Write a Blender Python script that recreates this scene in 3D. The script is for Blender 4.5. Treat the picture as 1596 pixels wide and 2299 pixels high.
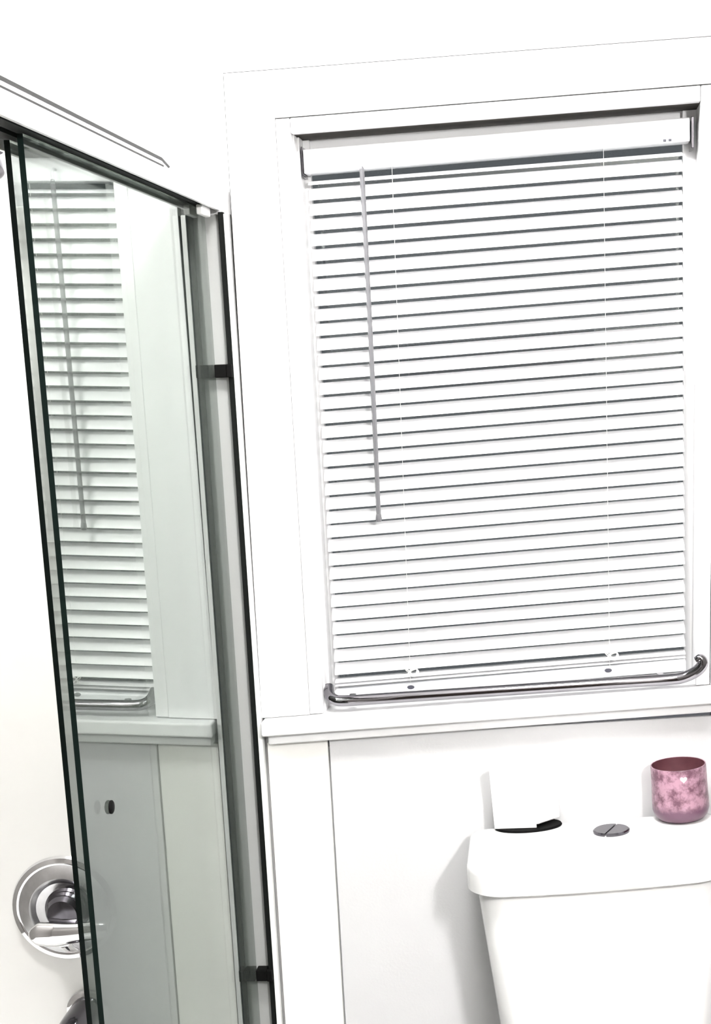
import bpy, bmesh, math, random
from mathutils import Vector, Matrix
for o in list(bpy.data.objects):
    bpy.data.objects.remove(o, do_unlink=True)
S = bpy.context.scene
COL = S.collection
random.seed(4)

# ------------------------------------------------------------------ camera
def set_camera():
    yaw, pitch, roll = -.0526, -.2089, -.0335
    f = Vector((math.sin(yaw)*math.cos(pitch), math.cos(yaw)*math.cos(pitch), math.sin(pitch)))
    r = Vector((math.cos(yaw), -math.sin(yaw), 0))
    u = r.cross(f)
    c, s = math.cos(roll), math.sin(roll)
    r, u = r*c + u*s, u*c - r*s
    cam = bpy.data.cameras.new('camera')
    o = bpy.data.objects.new('camera', cam)
    COL.objects.link(o)
    m = Matrix((r, u, -f)).transposed().to_4x4()
    m.translation = Vector((.4139, -2.501, 1.5712))
    o.matrix_world = m
    cam.sensor_fit = 'AUTO'
    cam.sensor_width = 36
    cam.lens = 36*3378.22/2299
    cam.shift_x = (798 - 1093.53)/2299          # the photograph is an off-centre crop
    cam.shift_y = (1527.79 - 1149.5)/2299
    cam.clip_start = .02
    S.camera = o
set_camera()

# ------------------------------------------------------------------ world, light, exposure
w = bpy.data.worlds.new('world')
S.world = w
w.use_nodes = True
w.node_tree.nodes['Background'].inputs[0].default_value = (.80, .82, .90, 1)
w.node_tree.nodes['Background'].inputs[1].default_value = .024
LAMP_CEILING = 17.0
FILL_SIDE = 105.0
FILL_SHOWER = 40.0
S.view_settings.view_transform = 'Standard'
S.view_settings.look = 'None'
S.view_settings.gamma = 1
S.view_settings.use_curve_mapping = False
S.view_settings.exposure = 2.6

# ------------------------------------------------------------------ materials
def mat(name, col, rough=.5, metal=0., noise=0., nscale=20., spec=.5, bump=0., bscale=60.):
    m = bpy.data.materials.new(name)
    m.use_nodes = True
    nt = m.node_tree
    b = nt.nodes['Principled BSDF']
    b.inputs['Base Color'].default_value = (*col, 1)
    b.inputs['Roughness'].default_value = rough
    b.inputs['Metallic'].default_value = metal
    b.inputs['Specular IOR Level'].default_value = spec
    tc = nt.nodes.new('ShaderNodeTexCoord')
    if noise:
        n = nt.nodes.new('ShaderNodeTexNoise')
        n.inputs['Scale'].default_value = nscale
        n.inputs['Detail'].default_value = 5
        nt.links.new(tc.outputs['Object'], n.inputs['Vector'])
        mr = nt.nodes.new('ShaderNodeMapRange')
        mr.inputs[1].default_value, mr.inputs[2].default_value = .3, .7
        mr.inputs[3].default_value, mr.inputs[4].default_value = 1-noise, 1+noise*.3
        nt.links.new(n.outputs[0], mr.inputs[0])
        mx = nt.nodes.new('ShaderNodeMix')
        mx.data_type = 'RGBA'
        mx.blend_type = 'MULTIPLY'
        mx.inputs[0].default_value = 1
        mx.inputs[6].default_value = (*col, 1)
        nt.links.new(mr.outputs[0], mx.inputs[7])
        nt.links.new(mx.outputs[2], b.inputs['Base Color'])
    if bump:
        n2 = nt.nodes.new('ShaderNodeTexNoise')
        n2.inputs['Scale'].default_value = bscale
        nt.links.new(tc.outputs['Object'], n2.inputs['Vector'])
        bp = nt.nodes.new('ShaderNodeBump')
        bp.inputs['Strength'].default_value = bump
        bp.inputs['Distance'].default_value = .002
        nt.links.new(n2.outputs[0], bp.inputs['Height'])
        nt.links.new(bp.outputs[0], b.inputs['Normal'])
    return m

def emit(name, col, st):
    m = bpy.data.materials.new(name)
    m.use_nodes = True
    b = m.node_tree.nodes['Principled BSDF']
    b.inputs['Base Color'].default_value = (.8, .8, .8, 1)
    b.inputs['Emission Color'].default_value = (*col, 1)
    b.inputs['Emission Strength'].default_value = st
    return m

def glass(name, tint, ior=1.5):
    m = bpy.data.materials.new(name)
    m.use_nodes = True
    nt = m.node_tree
    for n in list(nt.nodes):
        nt.nodes.remove(n)
    out = nt.nodes.new('ShaderNodeOutputMaterial')
    mix = nt.nodes.new('ShaderNodeMixShader')
    tr = nt.nodes.new('ShaderNodeBsdfTransparent')
    tr.inputs[0].default_value = (*tint, 1)
    gl = nt.nodes.new('ShaderNodeBsdfGlossy')
    gl.inputs['Roughness'].default_value = 0.0
    gl.inputs[0].default_value = (.95, 1, .97, 1)
    fr = nt.nodes.new('ShaderNodeFresnel')
    ge = nt.nodes.new('ShaderNodeNewGeometry')
    mr = nt.nodes.new('ShaderNodeMapRange')      # both faces of the thin pane reflect alike
    mr.inputs[3].default_value, mr.inputs[4].default_value = ior, 1/ior
    nt.links.new(ge.outputs['Backfacing'], mr.inputs[0])
    nt.links.new(mr.outputs[0], fr.inputs[0])
    nt.links.new(fr.outputs[0], mix.inputs[0])
    nt.links.new(tr.outputs[0], mix.inputs[1])
    nt.links.new(gl.outputs[0], mix.inputs[2])
    nt.links.new(mix.outputs[0], out.inputs[0])
    return m

M = {}
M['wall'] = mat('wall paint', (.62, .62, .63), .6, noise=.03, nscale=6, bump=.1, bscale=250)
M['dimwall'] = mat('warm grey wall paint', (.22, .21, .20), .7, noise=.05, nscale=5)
M['ceil'] = mat('ceiling paint', (.82, .82, .82), .8, noise=.02)
M['trim'] = mat('white trim paint', (.82, .82, .83), .35, noise=.02, nscale=9)
M['panel'] = mat('surround panel', (.84, .832, .81), .3, noise=.04, nscale=5)
M['floor'] = mat('slate floor', (.07, .065, .06), .5, noise=.3, nscale=14)
M['door'] = mat('dark door', (.035, .025, .02), .5, noise=.3, nscale=8)
M['slat'] = mat('blind slat', (.86, .86, .875), .35, noise=.01)
M['rail'] = mat('blind rail', (.85, .86, .88), .3)
M['cord'] = mat('white cord', (.8, .8, .78), .7)
M['wand'] = mat('wand plastic', (.15, .15, .16), .12)
M['plug'] = mat('grey plug', (.06, .06, .08), .4)
M['alu'] = mat('white enamelled aluminium', (.83, .83, .83), .3)
M['alu_shade'] = mat('shaded aluminium', (.30, .305, .30), .4)  # greyer copy of the aluminium, carrying the shade inside the jamb channel
M['black'] = mat('black rubber', (.003, .003, .003), .7, spec=.08)
M['seal'] = mat('dark seal', (.005, .006, .0055), .7, spec=.1)
M['chrome'] = mat('chrome', (.78, .78, .79), .06, 1.)
M['dchrome'] = mat('dark chrome', (.13, .125, .14), .12, 1.)
M['rodmetal'] = mat('rod chrome', (.30, .29, .31), .05, 1.)
M['satin'] = mat('brushed chrome', (.66, .66, .67), .28, 1., noise=.12, nscale=60)
M['ceramic'] = mat('white ceramic', (.84, .84, .84), .12, noise=.01)
M['paper'] = mat('white paper', (.86, .86, .86), .9, noise=.02, nscale=40)
M['wax'] = mat('white wax', (.9, .84, .84), .4)
M['heart'] = mat('white print', (.9, .88, .9), .4)
M['glass'] = glass('green tinted shower glass', (.625, .64, .63), 1.60)
M['gedge'] = mat('dark green glass edge', (.002, .006, .005), .4, spec=.15)
M['pane'] = glass('window pane', (.9, .93, .92))
M['groove_shade'] = mat('dark groove', (.004, .004, .004), .6)
M['caulk'] = mat('grey caulk', (.03, .03, .031), .8)
M['head_shade'] = mat('taupe lining', (.10, .092, .082), .7, noise=.25, nscale=30)  # shade under the recess head painted into the lining's colour

# ------------------------------------------------------------------ mesh helpers
def new_obj(name, bm, m, parent=None, smooth=False, bevel=0., seg=2, angle=40):
    bmesh.ops.recalc_face_normals(bm, faces=bm.faces)
    me = bpy.data.meshes.new(name)
    bm.to_mesh(me)
    bm.free()
    for mm in (m if isinstance(m, (list, tuple)) else [m]):
        me.materials.append(mm)
    if smooth:
        for p in me.polygons:
            p.use_smooth = True
        me.set_sharp_from_angle(angle=math.radians(angle))
    o = bpy.data.objects.new(name, me)
    COL.objects.link(o)
    if bevel:
        md = o.modifiers.new('bevel', 'BEVEL')
        md.width = bevel
        md.segments = seg
        md.limit_method = 'ANGLE'
        md.angle_limit = math.radians(40)
        md.harden_normals = False
    if parent:
        o.parent = parent
    return o

def empty(name, loc, label, cat, group=None, rot=(0, 0, 0)):
    o = bpy.data.objects.new(name, None)
    COL.objects.link(o)
    o.location = loc
    o.rotation_euler = rot
    o.empty_display_size = .05
    tag(o, label, cat, group)
    return o

def tag(o, label, cat, group=None):
    o['label'] = label
    o['category'] = cat
    if group:
        o['group'] = group
    return o

def struct(o):
    o['kind'] = 'structure'
    return o

def hexa(bm, P):
    """P: 8 corners, bottom four (x0y0, x1y0, x1y1, x0y1) then top four"""
    v = [bm.verts.new(p) for p in P]
    for f in ((0, 3, 2, 1), (4, 5, 6, 7), (0, 1, 5, 4), (1, 2, 6, 5), (2, 3, 7, 6), (3, 0, 4, 7)):
        bm.faces.new([v[i] for i in f])
    return v

def box(bm, x0, x1, y0, y1, z0, z1):
    return hexa(bm, [(x0, y0, z0), (x1, y0, z0), (x1, y1, z0), (x0, y1, z0),
                     (x0, y0, z1), (x1, y0, z1), (x1, y1, z1), (x0, y1, z1)])

def rack(bm, x0, x1, y0, y1, zl0, zl1, k, x1t=None, x0t=None):
    """box whose lower and upper faces rise by k per metre of x (the window is out of level)"""
    x1t = x1 if x1t is None else x1t
    x0t = x0 if x0t is None else x0t
    if not isinstance(k, tuple):
        k = (k, k)
    a, b = k
    return hexa(bm, [(x0, y0, zl0+a*x0), (x1, y0, zl0+a*x1), (x1, y1, zl0+a*x1), (x0, y1, zl0+a*x0),
                     (x0t, y0, zl1+b*x0t), (x1t, y0, zl1+b*x1t), (x1t, y1, zl1+b*x1t), (x0t, y1, zl1+b*x0t)])

def B():
    return bmesh.new()

def lathe(bm, prof, n=48, axis='z', c=(0, 0, 0), caps=True):
    """prof: list of (radius, height)"""
    rings = []
    for r, h in prof:
        ring = []
        if r < 1e-6:
            p = {'z': (0, 0, h), 'y': (0, h, 0), 'x': (h, 0, 0)}[axis]
            ring = [bm.verts.new((p[0]+c[0], p[1]+c[1], p[2]+c[2]))]
        else:
            for i in range(n):
                a = 2*math.pi*i/n
                s, t = r*math.cos(a), r*math.sin(a)
                p = {'z': (s, t, h), 'y': (s, h, t), 'x': (h, s, t)}[axis]
                ring.append(bm.verts.new((p[0]+c[0], p[1]+c[1], p[2]+c[2])))
        rings.append(ring)
    for a, b in zip(rings, rings[1:]):
        if len(a) == 1 and len(b) == 1:
            continue
        if len(a) == 1:
            for i in range(n):
                bm.faces.new((a[0], b[i], b[(i+1) % n]))
        elif len(b) == 1:
            for i in range(n):
                bm.faces.new((a[(i+1) % n], a[i], b[0]))
        else:
            for i in range(n):
                bm.faces.new((a[i], b[i], b[(i+1) % n], a[(i+1) % n]))
    for ring in (rings[0], rings[-1]):
        if caps and len(ring) > 2:
            bm.faces.new(ring)

def catmull(pts, sub=8):
    P = [Vector(p) for p in pts]
    P = [P[0]*2-P[1]] + P + [P[-1]*2-P[-2]]
    out = []
    for i in range(1, len(P)-2):
        for j in range(sub):
            t = j/sub
            a, b, c, d = P[i-1], P[i], P[i+1], P[i+2]
            out.append(.5*((2*b)+(c-a)*t+(2*a-5*b+4*c-d)*t*t+(3*b-a-3*c+d)*t**3))
    out.append(P[-2])
    return out

def tube(bm, pts, rad, n=12, sub=8, raw=False, ends=True):
    path = [Vector(p) for p in pts] if raw else catmull(pts, sub)
    N = len(path)
    rads = [rad]*N if not isinstance(rad, (list, tuple)) else [
        rad[min(int(i/(N-1)*(len(rad)-1)), len(rad)-2)] +
        (rad[min(int(i/(N-1)*(len(rad)-1)), len(rad)-2)+1]-rad[min(int(i/(N-1)*(len(rad)-1)), len(rad)-2)]) *
        (i/(N-1)*(len(rad)-1)-min(int(i/(N-1)*(len(rad)-1)), len(rad)-2)) for i in range(N)]
    t0 = (path[1]-path[0]).normalized()
    up = Vector((0, 0, 1)) if abs(t0.z) < .9 else Vector((1, 0, 0))
    nrm = (up - t0*up.dot(t0)).normalized()
    rings = []
    for i, p in enumerate(path):
        t = (path[min(i+1, N-1)]-path[max(i-1, 0)]).normalized()
        nrm = (nrm - t*nrm.dot(t)).normalized()
        bn = t.cross(nrm)
        rings.append([bm.verts.new(p+(nrm*math.cos(2*math.pi*j/n)+bn*math.sin(2*math.pi*j/n))*rads[i]) for j in range(n)])
    for a, b in zip(rings, rings[1:]):
        for j in range(n):
            bm.faces.new((a[j], a[(j+1) % n], b[(j+1) % n], b[j]))
    if ends:
        bm.faces.new(rings[0][::-1])
        bm.faces.new(rings[-1])

def loft(bm, rings, cap=True):
    R = [[bm.verts.new(p) for p in ring] for ring in rings]
    n = len(R[0])
    for a, b in zip(R, R[1:]):
        for j in range(n):
            bm.faces.new((a[j], a[(j+1) % n], b[(j+1) % n], b[j]))
    if cap:
        bm.faces.new(R[0][::-1])
        bm.faces.new(R[-1])

def rrect(cx, cy, hx, hy, r, z, bow=0., n=6, rb=None):
    """rounded rectangle ring; bow pushes the front (-y) edge out; rb = back corner radius"""
    rb = r if rb is None else rb
    pts = []
    for sx, sy, a0, rr in ((1, 1, 0, rb), (-1, 1, 90, rb), (-1, -1, 180, r), (1, -1, 270, r)):
        for i in range(n+1):
            a = math.radians(a0+90*i/n)
            pts.append([cx+sx*(hx-rr)+rr*math.cos(a), cy+sy*(hy-rr)+rr*math.sin(a), z])
        if sx == -1 and sy == -1:
            for i in range(1, 8):
                pts.append([cx-(hx-rr)+2*(hx-rr)*i/8, cy-hy, z])
    for p in pts:
        if p[1] < cy:
            t = (p[0]-cx)/hx
            p[1] -= bow*(1-t*t)*min(1, (cy-p[1])/hy)
    return [tuple(p) for p in pts]

def ellipse(cx, cy, a, b, z, n=40):
    return [(cx+a*math.cos(2*math.pi*i/n), cy+b*math.sin(2*math.pi*i/n), z) for i in range(n)]

# ================================================================== the setting
XL, XR, YF, ZC = -.92, 1.12, -2.95, 2.42
bm = B()
box(bm, XL, -.028, 0, .14, 0, ZC)
box(bm, .672, XR, 0, .14, 0, ZC)
box(bm, -.028, .672, 0, .14, 0, .93)
box(bm, -.028, .672, 0, .14, 2.0, ZC)
struct(new_obj('wall_back', bm, M['wall']))
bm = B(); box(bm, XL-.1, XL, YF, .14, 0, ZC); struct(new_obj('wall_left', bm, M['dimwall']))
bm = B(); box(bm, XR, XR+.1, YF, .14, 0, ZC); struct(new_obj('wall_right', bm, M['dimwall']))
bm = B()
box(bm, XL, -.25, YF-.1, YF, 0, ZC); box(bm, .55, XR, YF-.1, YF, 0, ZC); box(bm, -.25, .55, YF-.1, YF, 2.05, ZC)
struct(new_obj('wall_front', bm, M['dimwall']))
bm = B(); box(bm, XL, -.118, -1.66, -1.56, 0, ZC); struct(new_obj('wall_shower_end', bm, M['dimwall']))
bm = B(); box(bm, XL-.1, XR+.1, YF-.1, .14, -.1, 0); struct(new_obj('floor', bm, M['floor']))
bm = B(); box(bm, XL-.1, XR+.1, YF-.1, .14, ZC, ZC+.1); struct(new_obj('ceiling', bm, M['ceil']))
d = B(); box(d, -.25, .55, YF-.07, YF-.03, 0, 2.05)
for x0, x1, z0, z1 in ((-.15, .45, .15, .95), (-.15, .45, 1.1, 1.92)):
    box(d, x0, x1, YF-.032, YF-.022, z0, z1)
door = struct(new_obj('added_door_1', d, M['door'], bevel=.004))  # unseen dark door, added to give the chrome something dark to reflect
bm = B(); lathe(bm, [(0, 0), (.012, 0), (.012, .03), (.028, .045), (.022, .07), (0, .075)], 24, 'y', (.47, YF-.03, 1.0))
new_obj('door_knob', bm, M['chrome'], door, True)

# window behind the blind
def kz(z):                      # how much the joinery of this wall runs out of level
    return .035 + .020*(1.95-z)
KH, KS = .035, .054
bm = B()
rack(bm, -.026, .004, .088, .135, .960, 1.985, (KS, KH)); rack(bm, .640, .668, .088, .135, .960, 1.985, (KS, KH))
rack(bm, .004, .640, .088, .135, .966, 1.02, KS); rack(bm, .004, .640, .088, .135, 1.895, 1.982, KH)
win = struct(new_obj('window_1', bm, M['trim'], bevel=.002))
bm = B(); rack(bm, .004, .640, .112, .116, 1.02, 1.895, (KS, KH))
new_obj('window_pane', bm, M['pane'], win)

# jamb linings and head lining of the recess
bm = B()
rack(bm, -.026, .0005, 0.0, .086, .992, 1.934, (KS, KH))
rack(bm, .0005, .0035, .004, .030, .992, 1.934, (KS, KH))
rack(bm, .0005, .0065, .0335, .072, .992, 1.934, (KS, KH))
rack(bm, .0005, .0165, .072, .0865, .992, 1.934, (KS, KH))
struct(new_obj('trim_jamb_left', bm, M['trim'], bevel=.0008))
bm = B()
rack(bm, .634, .672, 0.0, .086, .992, 1.934, (KS, KH), x1t=.672, x0t=.646)
rack(bm, .621, .635, .072, .0865, .992, 1.934, (KS, KH), x1t=.647, x0t=.624)
struct(new_obj('trim_jamb_right', bm, M['trim'], bevel=.0008))
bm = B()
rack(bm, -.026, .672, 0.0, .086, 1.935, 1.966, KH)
struct(new_obj('trim_head_lining', bm, M['head_shade'], bevel=.0008))
# casing: outer boards, with an inner bead a little behind them
bm = B()
rack(bm, -.104, -.0216, -.020, -.0005, .9935, 1.9572, (KS, KH), x0t=-.0985)
rack(bm, -.0985, -.0225, -.020, -.0005, 1.9572, 2.028, (KH, .030), x0t=-.098)
rack(bm, -.0225, .760, -.020, -.0005, 1.9572, 2.028, (KH, .030))
rack(bm, .658, .760, -.020, -.0005, .9935, 1.9572, (KS, KH), x0t=.670)
struct(new_obj('trim_casing', bm, M['trim']))
# thin line of grey caulk round the casing
bm = B()
rack(bm, -.1052, -.1041, -.0185, -.0005, .9935, 2.028, (KS, .030), x0t=-.0992, x1t=-.0981)
rack(bm, -.0992, .760, -.0185, -.0005, 2.0281, 2.0294, .030)
struct(new_obj('trim_caulk', bm, M['caulk']))
bm = B(); rack(bm, -.0210, .0015, -.0185, -.0005, .9935, 1.9555, (KS, KH))
struct(new_obj('trim_bead_left', bm, M['trim'], bevel=.0015))
bm = B(); rack(bm, .6335, .6565, -.0185, -.0005, .9935, 1.9555, (KS, KH), x1t=.6685, x0t=.6455)
struct(new_obj('trim_bead_right', bm, M['trim'], bevel=.0015))
bm = B(); rack(bm, .0025, .6445, -.0185, -.0005, 1.9325, 1.9555, KH)
struct(new_obj('trim_bead_head', bm, M['trim'], bevel=.0015))
# stool (inner sill) with a stepped moulding beneath
bm = B(); rack(bm, -.1015, .80, -.050, .086, .9665, .992, KS)
struct(new_obj('trim_sill', bm, M['trim'], bevel=.004, seg=3))
bm = B(); rack(bm, -.094, .80, -.030, -.0005, .9475, .9655, KS)
struct(new_obj('trim_sill_moulding', bm, M['trim'], bevel=.003, seg=3))
# wall boards below the window and the shower surround
bm = B(); hexa(bm, [(-.100, -.010, .0), (.0065, -.010, .0), (.0065, -.0005, .0), (-.100, -.0005, .0),
                    (-.100, -.010, .9415), (.0045, -.010, .9465), (.0045, -.0005, .9465), (-.100, -.0005, .9415)])
struct(new_obj('trim_surround_edge', bm, M['panel'], bevel=.0012))
bm = B(); hexa(bm, [(.0095, -.010, .0), (1.118, -.010, .0), (1.118, -.0005, .0), (.0095, -.0005, .0),
                    (.0075, -.010, .947), (1.118, -.010, .99), (1.118, -.0005, .99), (.0075, -.0005, .947)])
struct(new_obj('trim_wainscot', bm, M['wall'], bevel=.0012))
bm = B(); box(bm, -.915, -.150, -.0065, -.0005, .342, 1.84)
struct(new_obj('trim_shower_surround', bm, M['panel'], bevel=.0015))

# ceiling lamp (out of the frame, the room's main light)
cl = empty('ceiling_light', (.30, -.95, ZC), 'round white ceiling lamp above the toilet, outside the frame', 'lamp')
bm = B(); lathe(bm, [(0, -.002), (.19, -.002), (.19, -.03), (0, -.03)], 48); new_obj('lamp_base', bm, M['alu'], cl, True)
bm = B(); lathe(bm, [(.18, -.032), (.18, -.055), (.15, -.075), (.08, -.088), (0, -.09)], 48)
new_obj('diffuser', bm, emit('lamp glow', (1, .985, .96), LAMP_CEILING), cl, True)
# unseen bar lamp added on the right wall for front light and side shadows
vl = empty('side_fill', (XR, -2.40, 1.95), 'unseen white bar lamp added on the right wall for light and side shadows', 'lamp')
bm = B(); box(bm, -.03, -.001, -.20, .20, -.06, .06); new_obj('lamp_base', bm, M['alu'], vl, bevel=.004)
bm = B(); box(bm, -.09, -.032, -.18, .18, -.05, .05)
new_obj('diffuser', bm, emit('side fill glow', (1, .985, .96), FILL_SIDE), vl, bevel=.01)

# unseen fill lamp added over the bath to brighten the shower wall
wl = empty('shower_fill', (-.52, -.62, ZC), 'unseen round fill lamp added above the bath to brighten the shower wall', 'lamp')
bm = B(); lathe(bm, [(0, -.002), (.12, -.002), (.12, -.02), (0, -.02)], 40); new_obj('lamp_base', bm, M['alu'], wl, True)
bm = B(); lathe(bm, [(.11, -.022), (.11, -.035), (.08, -.045), (0, -.05)], 40)
new_obj('diffuser', bm, emit('shower fill glow', (1, .99, .97), FILL_SHOWER), wl, True)

# ================================================================== shower door
sd = empty('sliding_shower_door', (-.15, -.5, .42), 'sliding shower door of two green edged glass panels under a white header rail', 'shower door')
def sub(x): return x
OX, OY, OZ = -.15, -.5, .42
def shift(bm, c):
    bmesh.ops.translate(bm, verts=bm.verts, vec=(-c[0], -c[1], -c[2]))
def sdpart(name, bm, m, **k):
    shift(bm, (OX, OY, OZ))
    return new_obj(name, bm, m, sd, **k)
# header rail: hollow downwards, rounded at the wall end
def header():
    bm = B()
    x0, x1, zb, zt = -.206, -.1176, 1.820, 1.8755
    def sec(y, sh):
        zb2, zt2 = zb+sh, zt-sh
        pr = []
        for cx, cz, a0 in ((x1-.010, zt2-.010, 90),):
            for i in range(7):
                a = math.radians(90-90*i/6)
                pr.append((cx+.010*math.cos(a), cz+.010*math.sin(a)))
        pr += [(x1, zb2), (x1-.005, zb2), (x1-.005, zt2-.012), (x0+.005, zt2-.012), (x0+.005, zb2), (x0, zb2), (x0, zt2-.004), (x0+.004, zt2)]
        return [(x, y, z) for x, z in pr]
    rings = [sec(-1.556, 0), sec(-.9, 0), sec(-.05, 0)]
    R = .024
    for i in range(1, 9):
        a = math.pi/2*i/8
        rings.append(sec(-.028+R*math.sin(a), min(R*(1-math.cos(a)), .0195)))
    loft(bm, rings)
    return bm
sdpart('header_rail', header(), M['alu'], smooth=True, angle=35)
# dark strips on the header face, painted for the shade inside its channel
def chan(z0, z1, ye):
    bm = B()
    box(bm, -.1182, -.1171, -1.5, ye, z0, z1)
    return bm
bm = chan(1.8525, 1.8570, -.372)
hexa(bm, [(-.1182, -.372, 1.8525), (-.1171, -.372, 1.8525), (-.1171, -.338, 1.8470), (-.1182, -.338, 1.8470),
          (-.1182, -.372, 1.8570), (-.1171, -.372, 1.8570), (-.1171, -.330, 1.8500), (-.1182, -.330, 1.8500)])
sdpart('rail_groove_shade', bm, M['groove_shade'])
sdpart('rail_groove_shade', chan(1.8455, 1.8478, -.365), M['groove_shade'])
# roller tracks in the header
for x in (-.147, -.176):
    bm = B(); box(bm, x-.006, x+.012, -1.54, -.03, 1.824, 1.842)
    sdpart('roller_track', bm, M['seal'])
bm = B(); box(bm, -.138, -.128, -.10, -.045, 1.808, 1.823); sdpart('track_guide', bm, M['alu'], bevel=.002)
# the two panes, dark green where they are cut
def panel(name, x, y0, y1, z0, z1):
    bm = B(); box(bm, x-.0065, x, y0, y1, z0, z1)
    bm.faces.ensure_lookup_table()
    o = sdpart(name, bm, [M['glass'], M['gedge']])
    for p in o.data.polygons:
        p.material_index = 1 if p.normal.y < -.9 else 0
    return o
g1 = panel('glass_panel', -.1429, -.855, -.020, .36, 1.822)
g2 = panel('glass_panel', -.1715, -.815, -.020, .36, 1.822)
bm = B(); lathe(bm, [(0, .0), (.006, .0), (.0085, .001), (.0085, .003), (.007, .0042), (0, .0045)], 24, 'x', (-.1429, -.7635, 1.0554))
shift(bm, (OX, OY, OZ))
kn = new_obj('knob', bm, M['black'], g1, True); kn['label'] = 'small black knob on the glass'
# wall jamb: white flange, channel with painted shade, dark seal strip, black bumpers
bm = B()
hexa(bm, [(-.1125, -.024, .352), (-.1045, -.024, .352), (-.1045, -.008, .352), (-.1125, -.008, .352),
          (-.1125, -.024, 1.815), (-.1045, -.024, 1.815), (-.1045, -.008, 1.815), (-.1125, -.008, 1.815)])
sdpart('wall_jamb', bm, M['alu'], bevel=.001)
bm = B(); box(bm, -.190, -.1045, -.0078, -.0012, .352, 1.815); box(bm, -.190, -.184, -.024, -.0078, .352, 1.815)
sdpart('jamb_channel', bm, M['alu_shade'])
bm = B(); box(bm, -.1215, -.1130, -.0225, -.0095, .352, 1.818); sdpart('seal_strip', bm, M['seal'], bevel=.001)
for z in (1.5699, .5229):
    bm = B(); box(bm, -.1420, -.1228, -.032, -.0095, z-.0105, z+.0105); box(bm, -.1228, -.1135, -.034, -.0235, z-.0105, z+.0105)
    sdpart('bumper', bm, M['black'], bevel=.0015)
bm = B(); box(bm, -.195, -.118, -1.556, -.012, .345, .358); sdpart('bottom_track', bm, M['alu'], bevel=.003)

# ================================================================== bath and its fittings
bt = empty('bathtub', (-.515, -.78, 0), 'white bathtub behind the shower door, below the frame', 'bathtub')
bm = B()
loft(bm, [rrect(0, 0, .398, .765, .02, 0.002), rrect(0, 0, .398, .765, .02, .325), rrect(0, 0, .392, .76, .02, .340),
          rrect(0, 0, .32, .69, .10, .340), rrect(0, 0, .30, .67, .12, .32), rrect(0, 0, .25, .58, .12, .08), rrect(0, 0, .2, .5, .1, .06)])
new_obj('basin', bm, M['ceramic'], bt, True)
bm = B(); lathe(bm, [(0, 0), (.025, 0), (.022, .004), (0, .004)], 24, 'z', (0, .4, .062)); new_obj('drain', bm, M['chrome'], bt, True)

VX, VZ = -.4785, .6485
sv = empty('shower_valve', (VX, -.0085, VZ), 'round chrome shower valve with lever handle on the shower wall', 'valve')
bm = B(); lathe(bm, [(0, 0), (.0955, 0), (.0965, -.004), (.0935, -.010), (.0855, -.013), (.0820, -.0115)], 64, 'y')
new_obj('rim', bm, M['chrome'], sv, True, angle=30)
bm = B(); lathe(bm, [(.0818, -.0118), (.072, -.018), (.060, -.0215), (.056, -.020), (.050, -.014), (.040, -.012), (0, -.012)], 64, 'y')
new_obj('escutcheon', bm, M['satin'], sv, True, angle=30)
bm = B(); lathe(bm, [(.040, -.0125), (.040, -.030), (.036, -.034), (.036, -.040), (.032, -.044), (.032, -.050), (.026, -.060), (0, -.064)], 48, 'y', (.012, 0, .006))
new_obj('stem', bm, M['dchrome'], sv, True, angle=30)
bm = B()
tube(bm, [(-.035, -.066, -.022), (-.028, -.070, -.023), (.0, -.072, -.024), (.04, -.070, -.022), (.085, -.064, -.018), (.092, -.063, -.0175)],
     [.012, .021, .022, .018, .014, .010], 20, 8)
for v in bm.verts:
    v.co.y = -.068 + (v.co.y+.068)*.7
new_obj('lever', bm, M['chrome'], sv, True, angle=60)
bm = B(); tube(bm, [(.015, -.068, -.038), (.016, -.05, -.055), (.018, -.03, -.066)], [.012, .010, .008], 12, 6)
new_obj('diverter', bm, M['chrome'], sv, True)

sp = empty('tub_spout', (-.455, -.0085, .452), 'chrome tub spout below the shower valve, cut by the frame bottom', 'spout')
bm = B(); tube(bm, [(0, 0, 0), (0, -.04, .001), (0, -.09, .0), (0, -.125, -.008), (0, -.14, -.02)], [.030, .029, .028, .026, .018], 24, 8)
new_obj('spout_body', bm, M['dchrome'], sp, True)
bm = B(); lathe(bm, [(.031, 0), (.040, 0), (.039, -.006), (.031, -.010)], 32, 'y'); new_obj('flange', bm, M['chrome'], sp, True)

sh = empty('overhead_shower', (-.478, -.0005, 1.945), 'chrome shower head at the left edge under the header rail', 'shower')
bm = B(); lathe(bm, [(0, 0), (.028, 0), (.026, -.006), (.012, -.012), (0, -.012)], 32, 'y'); new_obj('flange', bm, M['chrome'], sh, True)
bm = B(); tube(bm, [(0, -.01, 0), (0, -.04, .012), (.002, -.075, .006), (.006, -.095, -.012)], .0095, 14, 8); new_obj('shower_arm', bm, M['chrome'], sh, True)
bm = B(); lathe(bm, [(0, 0), (.012, 0), (.016, -.012), (.034, -.034), (.040, -.042), (.040, -.052), (.034, -.056), (0, -.056)], 40, 'z')
bmesh.ops.rotate(bm, verts=bm.verts, cent=(0, 0, 0), matrix=Matrix.Rotation(math.radians(-22), 3, 'X'))
bmesh.ops.translate(bm, verts=bm.verts, vec=(.010, -.098, -.012))
new_obj('spray_head', bm, M['dchrome'], sh, True)

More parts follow.
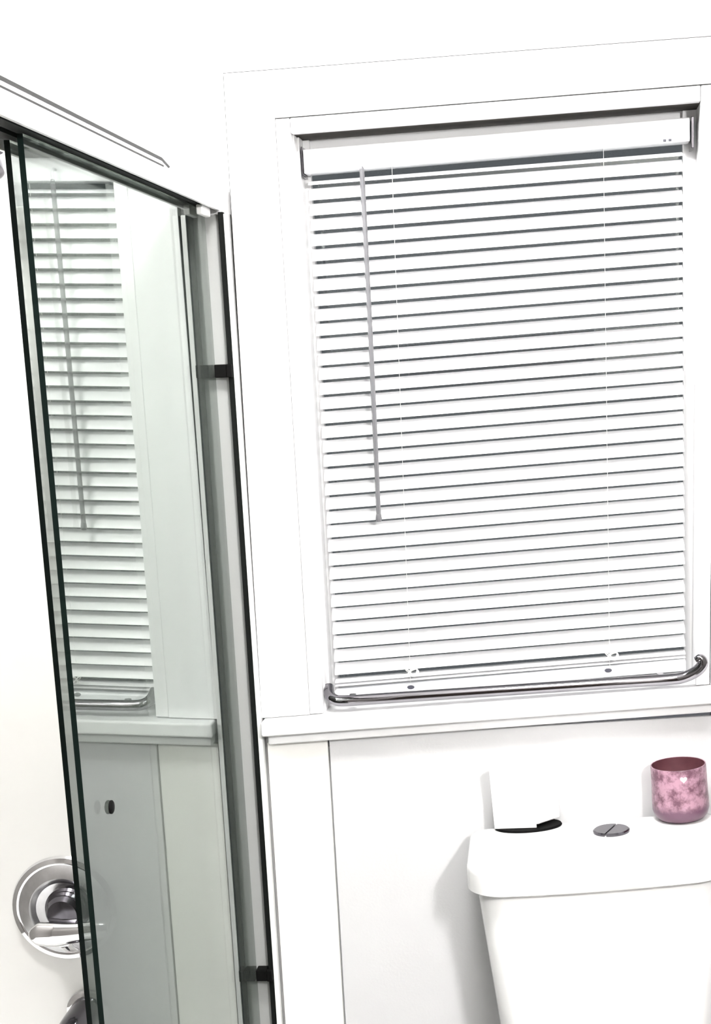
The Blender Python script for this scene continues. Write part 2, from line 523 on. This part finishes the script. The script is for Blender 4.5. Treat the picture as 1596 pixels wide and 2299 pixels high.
# ================================================================== venetian blind
bl = empty('venetian_blind', (.0165, .045, 1.022), 'white venetian blind with closed horizontal slats hanging in the window recess', 'blind')
BX, BY, BZ = .0165, .045, 1.022
def bpart(name, bm, m, parent=None, **k):
    shift(bm, (BX, BY, BZ))
    return new_obj(name, bm, m, parent or bl, **k)
bm = B()
rack(bm, .0125, .632, .029, .066, 1.8765, 1.9135, (.042, .040))
hr = bpart('head_rail', bm, M['rail'], bevel=.0015)
for dx in (0, .0085):
    bm = B(); rack(bm, .5895+dx, .5945+dx, .0280, .030, 1.8785, 1.8825, .042)
    bpart('rail_hole', bm, M['plug'], hr, bevel=.0008)
bm = B(); rack(bm, .0095, .0118, .028, .070, 1.872, 1.918, .04); bpart('bracket', bm, M['dchrome'])
bm = B(); rack(bm, .6335, .6385, .024, .070, 1.866, 1.914, .04); bpart('bracket', bm, M['dchrome'], bevel=.001)

# slats: a curved strip turned so that the room edge is down
SL, TILT, WID, CAM = .6055, math.radians(40), .0258, .0022
def slat_mesh():
    bm = B()
    n = 8
    rows = []
    for i in range(n+1):
        t = i/n
        u = WID*t                                  # from the lower room edge up to the window edge
        h = CAM*4*t*(1-t)                          # crown towards the room
        dz = u*math.cos(TILT) + h*math.sin(TILT)
        dy = u*math.sin(TILT) - h*math.cos(TILT)
        th = .00035
        rows.append([(dy, dz), (dy+th*math.cos(TILT), dz-th*math.sin(TILT))])
    prof = [r[0] for r in rows] + [r[1] for r in rows[::-1]]
    for x in (0, SL):
        pass
    cut = .003
    A = [bm.verts.new((0, y, z)) for y, z in prof]
    Bv = [bm.verts.new((SL, y, z)) for y, z in prof]
    m = len(prof)
    for j in range(m):
        bm.faces.new((A[j], A[(j+1) % m], Bv[(j+1) % m], Bv[j]))
    bm.faces.new(A[::-1]); bm.faces.new(Bv)
    return bm
first = None
PITCH = .0239
for i in range(-1, 34):
    k = .037 + .0185*max(0, min(1, i/24)) + (.004*max(0, (i-24)/9))
    z = 1.8365 - PITCH*i
    if first is None:
        first = new_obj('slat', slat_mesh(), M['slat'], bl, True, angle=60)
        o = first
    else:
        o = first.copy(); COL.objects.link(o); o.parent = bl
    o.location = (.0165-BX, .038-BY+random.uniform(-.0004, .0004), z-BZ+random.uniform(-.0003, .0003))
    o.rotation_euler = (-math.radians(32 if i < 0 else .22*max(0, i-6)), -math.atan(k), 0)
for z, dt in ((1.0345, .72), (1.0285, .80)):       # the spare slats lie stacked on the bottom rail
    o = first.copy(); COL.objects.link(o); o.parent = bl
    o.location = (.0165-BX, .034-BY, z-BZ)
    o.rotation_euler = (-dt, -math.atan(.0605), 0)
bm = B(); rack(bm, .0157, .621, .024, .050, 1.0065, 1.0215, (.060, .066))
br = bpart('bottom_rail', bm, M['rail'], bevel=.003, seg=3)
for x in (.1490, .4885):
    bm = B(); lathe(bm, [(0, .0), (.0065, .0), (.006, -.002), (0, -.0025)], 20, 'y')
    bmesh.ops.scale(bm, verts=bm.verts, vec=(1, 1, .55))
    bmesh.ops.translate(bm, verts=bm.verts, vec=(x, .0242, 1.0205+.064*x-.0035))
    bpart('cord_plug', bm, M['plug'], br, smooth=True)
for xt, xb in ((.1546, .1481), (.4949, .4913)):
    bm = B(); tube(bm, [(xt, .0345, 1.878+.04*xt), ((xt+xb)/2, .0310, 1.45), (xb, .0300, 1.024+.063*xb)], .00028, 6, 10)
    bpart('ladder_cord', bm, M['cord'])
    bm = B()
    c = Vector((xb+.004, .024, 1.0430+.06*xb))
    pts = [c+Vector((.0095*math.sin(2*t)+.002*math.sin(5*t), .003*math.cos(3*t), .0062*math.sin(3*t+.6))) for t in [j*2*math.pi/18 for j in range(19)]]
    tube(bm, pts, .0011, 8, 4)
    bpart('cord_knot', bm, M['cord'], smooth=True)
# tilt wand on its hook
bm = B(); tube(bm, [(.1075, .0285, 1.899), (.1075, .018, 1.898), (.1075, .0095, 1.891), (.1078, .0110, 1.884), (.108, .0105, 1.879)], .0025, 10, 8)
bpart('wand_hook', bm, M['rail'], smooth=True)
bm = B(); tube(bm, [(.1082, .0110, 1.882), (.1085, .0120, 1.85), (.1090, .0155, 1.6), (.1085, .0155, 1.326)], [.0030, .0042, .0042, .0040], 6, 10)
wd = bpart('tilt_wand', bm, M['wand'], smooth=True, angle=25)
bm = B(); lathe(bm, [(0, 0), (.004, 0), (.0055, .004), (.0045, .012), (0, .014)], 16, 'z', (.1085, .0150, 1.314)); bpart('wand_tip', bm, M['wand'], wd, smooth=True)

# ================================================================== chrome rod on the sill
rd = empty('chrome_rail', (.30, -.018, 1.02), 'bent chrome rail lying along the window sill below the blind', 'rail')
def rz(x): return 1.0125 + .045*x - .0
bm = B()
tube(bm, [(.0085, .012, 1.034), (.0115, -.002, 1.0225), (.0215, -.0135, 1.0160), (.040, -.0175, rz(.040)), (.10, -.018, rz(.10)), (.30, -.018, rz(.30)), (.50, -.018, rz(.50)),
          (.585, -.019, rz(.585)), (.612, -.022, 1.0425), (.634, -.0275, 1.0540), (.6440, -.0315, 1.0680), (.6400, -.0330, 1.0770), (.6325, -.0325, 1.0730)],
     [.0085]+[.0095]*10+[.0075, .006], 20, 8)
shift(bm, (.30, -.018, 1.02))
new_obj('rail_tube', bm, M['rodmetal'], rd, True, angle=60)
for x, z in ((.052, .0), (.575, .0)):
    bm = B(); lathe(bm, [(0, 0), (.006, 0), (.006, .012), (0, .012)], 16, 'z')
    bmesh.ops.translate(bm, verts=bm.verts, vec=(x, -.004, rz(x)-.004)); shift(bm, (.30, -.018, 1.02))
    new_obj('rail_clip', bm, M['dchrome'], rd, True)

# ================================================================== toilet
TX, TY = .459, -.145
LT = .055                                          # the tank stands out of level like the window
tl = empty('toilet', (TX, TY, 0), 'white ceramic toilet with its tank against the wall below the window', 'toilet')
TILTM = Matrix.Rotation(-math.atan(LT), 3, 'Y')
def tl_pose(bm, zc):
    bmesh.ops.rotate(bm, verts=bm.verts, cent=(0, 0, zc), matrix=Matrix.Rotation(.02, 3, 'Z') @ TILTM)
LZ = .8025
bm = B()
def tank_ring(z, hx, hy, cx=0): return rrect(cx, 0, hx, hy, .045, z, .012, 8, .02)
loft(bm, [tank_ring(.400, .165, .085), tank_ring(.415, .173, .092), tank_ring(.60, .185, .096), tank_ring(.740, .195, .095), tank_ring(.760, .190, .090)])
tl_pose(bm, .78)
new_obj('tank', bm, M['ceramic'], tl, True, angle=50)
bm = B()
def lid_ring(z, d): return rrect(0, -.001, .211-d, .112-d, .060-d*.6, z, .013, 10, .022)
rings = [lid_ring(LZ-.047, .004), lid_ring(LZ-.0445, .0)]
rings += [lid_ring(LZ-.0445+.0295*t, .0008*t) for t in (.5, 1)]
rings += [lid_ring(LZ-.015+.015*math.sin(a), .0008+.015*(1-math.cos(a))) for a in [math.pi/2*i/7 for i in range(1, 8)]]
loft(bm, rings)
tl_pose(bm, .78)
new_obj('tank_lid', bm, M['ceramic'], tl, True, angle=60)
def on_lid(x, y):                                  # height of the lid top at a world position
    dx = x-TX
    return LZ + LT*dx + .0
def half_disc(sign):
    bm = B()
    n = 24
    def ring(r, z):
        out = []
        for i in range(n+1):
            a = math.pi*i/n - math.pi/2
            out.append((sign*(.0016+r*math.cos(a)), r*math.sin(a), z))
        return out
    loft(bm, [ring(.0290, 0), ring(.0290, .0030), ring(.0265, .0048)])
    return bm
BXp, BYp = .4855-TX, -.112-TY
for sgn in (-1, 1):
    bm = half_disc(sgn)
    bmesh.ops.rotate(bm, verts=bm.verts, cent=(0, 0, 0), matrix=Matrix.Rotation(math.radians(-22), 3, 'Z'))
    bmesh.ops.rotate(bm, verts=bm.verts, cent=(0, 0, 0), matrix=TILTM)
    bmesh.ops.translate(bm, verts=bm.verts, vec=(BXp, BYp, on_lid(.4855, 0)+.0003))
    new_obj('flush_button', bm, M['dchrome'], tl, True, angle=30)
bm = B()
loft(bm, [ellipse(0, -.30, .11, .24, .002), ellipse(0, -.30, .105, .23, .10), ellipse(0, -.30, .12, .25, .25), ellipse(0, -.33, .175, .285, .36), ellipse(0, -.33, .18, .29, .395),
          ellipse(0, -.33, .14, .24, .395), ellipse(0, -.32, .08, .14, .22), ellipse(0, -.31, .04, .06, .18)])
bmesh.ops.translate(bm, verts=bm.verts, vec=(0, 0, 0))
new_obj('bowl', bm, M['ceramic'], tl, True)
bm = B()
loft(bm, [ellipse(0, -.33, .18, .29, .398), ellipse(0, -.33, .184, .294, .405), ellipse(0, -.33, .184, .294, .428), ellipse(0, -.33, .17, .28, .436)])
new_obj('seat_cover', bm, M['ceramic'], tl, True)

# ================================================================== things on the tank
bx = empty('white_box', (.345, -.055, on_lid(.345, 0)+.0003), 'plain white upright box on a dark round base, left of the flush button', 'box', rot=(0, -math.atan(LT), 0))
bm = B(); lathe(bm, [(0, 0), (.056, 0), (.0575, .0015), (.056, .004), (0, .004)], 48)
bmesh.ops.scale(bm, verts=bm.verts, vec=(1, .60, 1)); bmesh.ops.translate(bm, verts=bm.verts, vec=(.002, .0, 0))
new_obj('base', bm, M['black'], bx, True)
bm = B()
P = [(-.0550, -.0120), (.0205, -.0185), (.0575, .0135), (-.018, .0200)]
loft(bm, [[(x*.985, y, .0085) for x, y in P], [(x, y, .111) for x, y in P]])
new_obj('body', bm, M['paper'], bx, bevel=.0025, seg=3)
# the front sheet stands a little off the body at its right edge
bm = B()
hexa(bm, [(-.0545, -.0138, .0048), (.0165, -.0228, .0048), (.0165, -.0222, .0048), (-.0545, -.0132, .0048),
          (-.0552, -.0138, .1095), (.0215, -.0225, .1085), (.0215, -.0219, .1085), (-.0552, -.0132, .1095)])
new_obj('front_sheet', bm, M['paper'], bx)

CX, CY = .6045, -.066
cp = empty('pink_cup', (CX, CY, on_lid(CX, 0)+.0006), 'pink mottled cup with a small white heart, at the right end of the tank lid', 'cup', rot=(0, -math.atan(LT), 0))
def pink():
    m = bpy.data.materials.new('mottled pink glaze')
    m.use_nodes = True
    nt = m.node_tree
    b = nt.nodes['Principled BSDF']
    b.inputs['Roughness'].default_value = .3
    tc = nt.nodes.new('ShaderNodeTexCoord')
    n = nt.nodes.new('ShaderNodeTexNoise'); n.inputs['Scale'].default_value = 55; n.inputs['Detail'].default_value = 8; n.inputs['Roughness'].default_value = .7
    nt.links.new(tc.outputs['Object'], n.inputs['Vector'])
    cr = nt.nodes.new('ShaderNodeValToRGB')
    cr.color_ramp.elements[0].position = .40; cr.color_ramp.elements[0].color = (.14, .065, .095, 1)
    cr.color_ramp.elements[1].position = .58; cr.color_ramp.elements[1].color = (.40, .235, .30, 1)
    nt.links.new(n.outputs[0], cr.inputs[0])
    sx = nt.nodes.new('ShaderNodeSeparateXYZ'); nt.links.new(tc.outputs['Object'], sx.inputs[0])
    n3 = nt.nodes.new('ShaderNodeTexNoise'); n3.inputs['Scale'].default_value = 120
    nt.links.new(tc.outputs['Object'], n3.inputs['Vector'])
    ad = nt.nodes.new('ShaderNodeMath'); ad.operation = 'MULTIPLY_ADD'; ad.inputs[1].default_value = .010
    nt.links.new(n3.outputs[0], ad.inputs[0]); nt.links.new(sx.outputs[2], ad.inputs[2])
    mr = nt.nodes.new('ShaderNodeMapRange'); mr.inputs[1].default_value = .026; mr.inputs[2].default_value = .036
    nt.links.new(ad.outputs[0], mr.inputs[0])
    mx = nt.nodes.new('ShaderNodeMix'); mx.data_type = 'RGBA'
    mx.inputs[6].default_value = (.13, .062, .10, 1)
    nt.links.new(mr.outputs[0], mx.inputs[0]); nt.links.new(cr.outputs[0], mx.inputs[7])
    nt.links.new(mx.outputs[2], b.inputs['Base Color'])
    return m
M['pink'] = pink()
M['rose'] = mat('rose inside', (.09, .030, .038), .35, noise=.3, nscale=30)
bm = B()
lathe(bm, [(0, .0), (.030, .0), (.038, .0025), (.0445, .009), (.0475, .019), (.0475, .035), (.0465, .060), (.0462, .0930), (.0458, .0940), (.0442, .0938)], 64, caps=False)
new_obj('cup_wall', bm, M['pink'], cp, True, angle=50)
bm = B()
lathe(bm, [(.0441, .0936), (.0436, .088), (.0436, .050), (0, .050)], 64, caps=False)
bm.faces.ensure_lookup_table()
new_obj('cup_inside', bm, M['rose'], cp, True, angle=50)
bm = B(); lathe(bm, [(0, .0505), (.043, .0505), (.0432, .052), (0, .0525)], 48); new_obj('wax', bm, M['wax'], cp, True)
# small white heart printed on the front of the cup
def heart(cz, caz, s):
    bm = B()
    pts = []
    for i in range(40):
        t = 2*math.pi*i/40
        x = 16*math.sin(t)**3
        z = 13*math.cos(t)-5*math.cos(2*t)-2*math.cos(3*t)-math.cos(4*t)
        pts.append((x*s, z*s))
    def on(x, z, r):
        a = caz + x/r
        return (r*math.sin(a), -r*math.cos(a), cz+z)
    inner = [bm.verts.new(on(x, z, .0464)) for x, z in pts]
    outer = [bm.verts.new(on(x, z, .0469)) for x, z in pts]
    bm.faces.new(outer)
    for j in range(40):
        bm.faces.new((inner[j], inner[(j+1) % 40], outer[(j+1) % 40], outer[j]))
    return bm
new_obj('heart_print', heart(.0790, .10, .00036), M['heart'], cp)
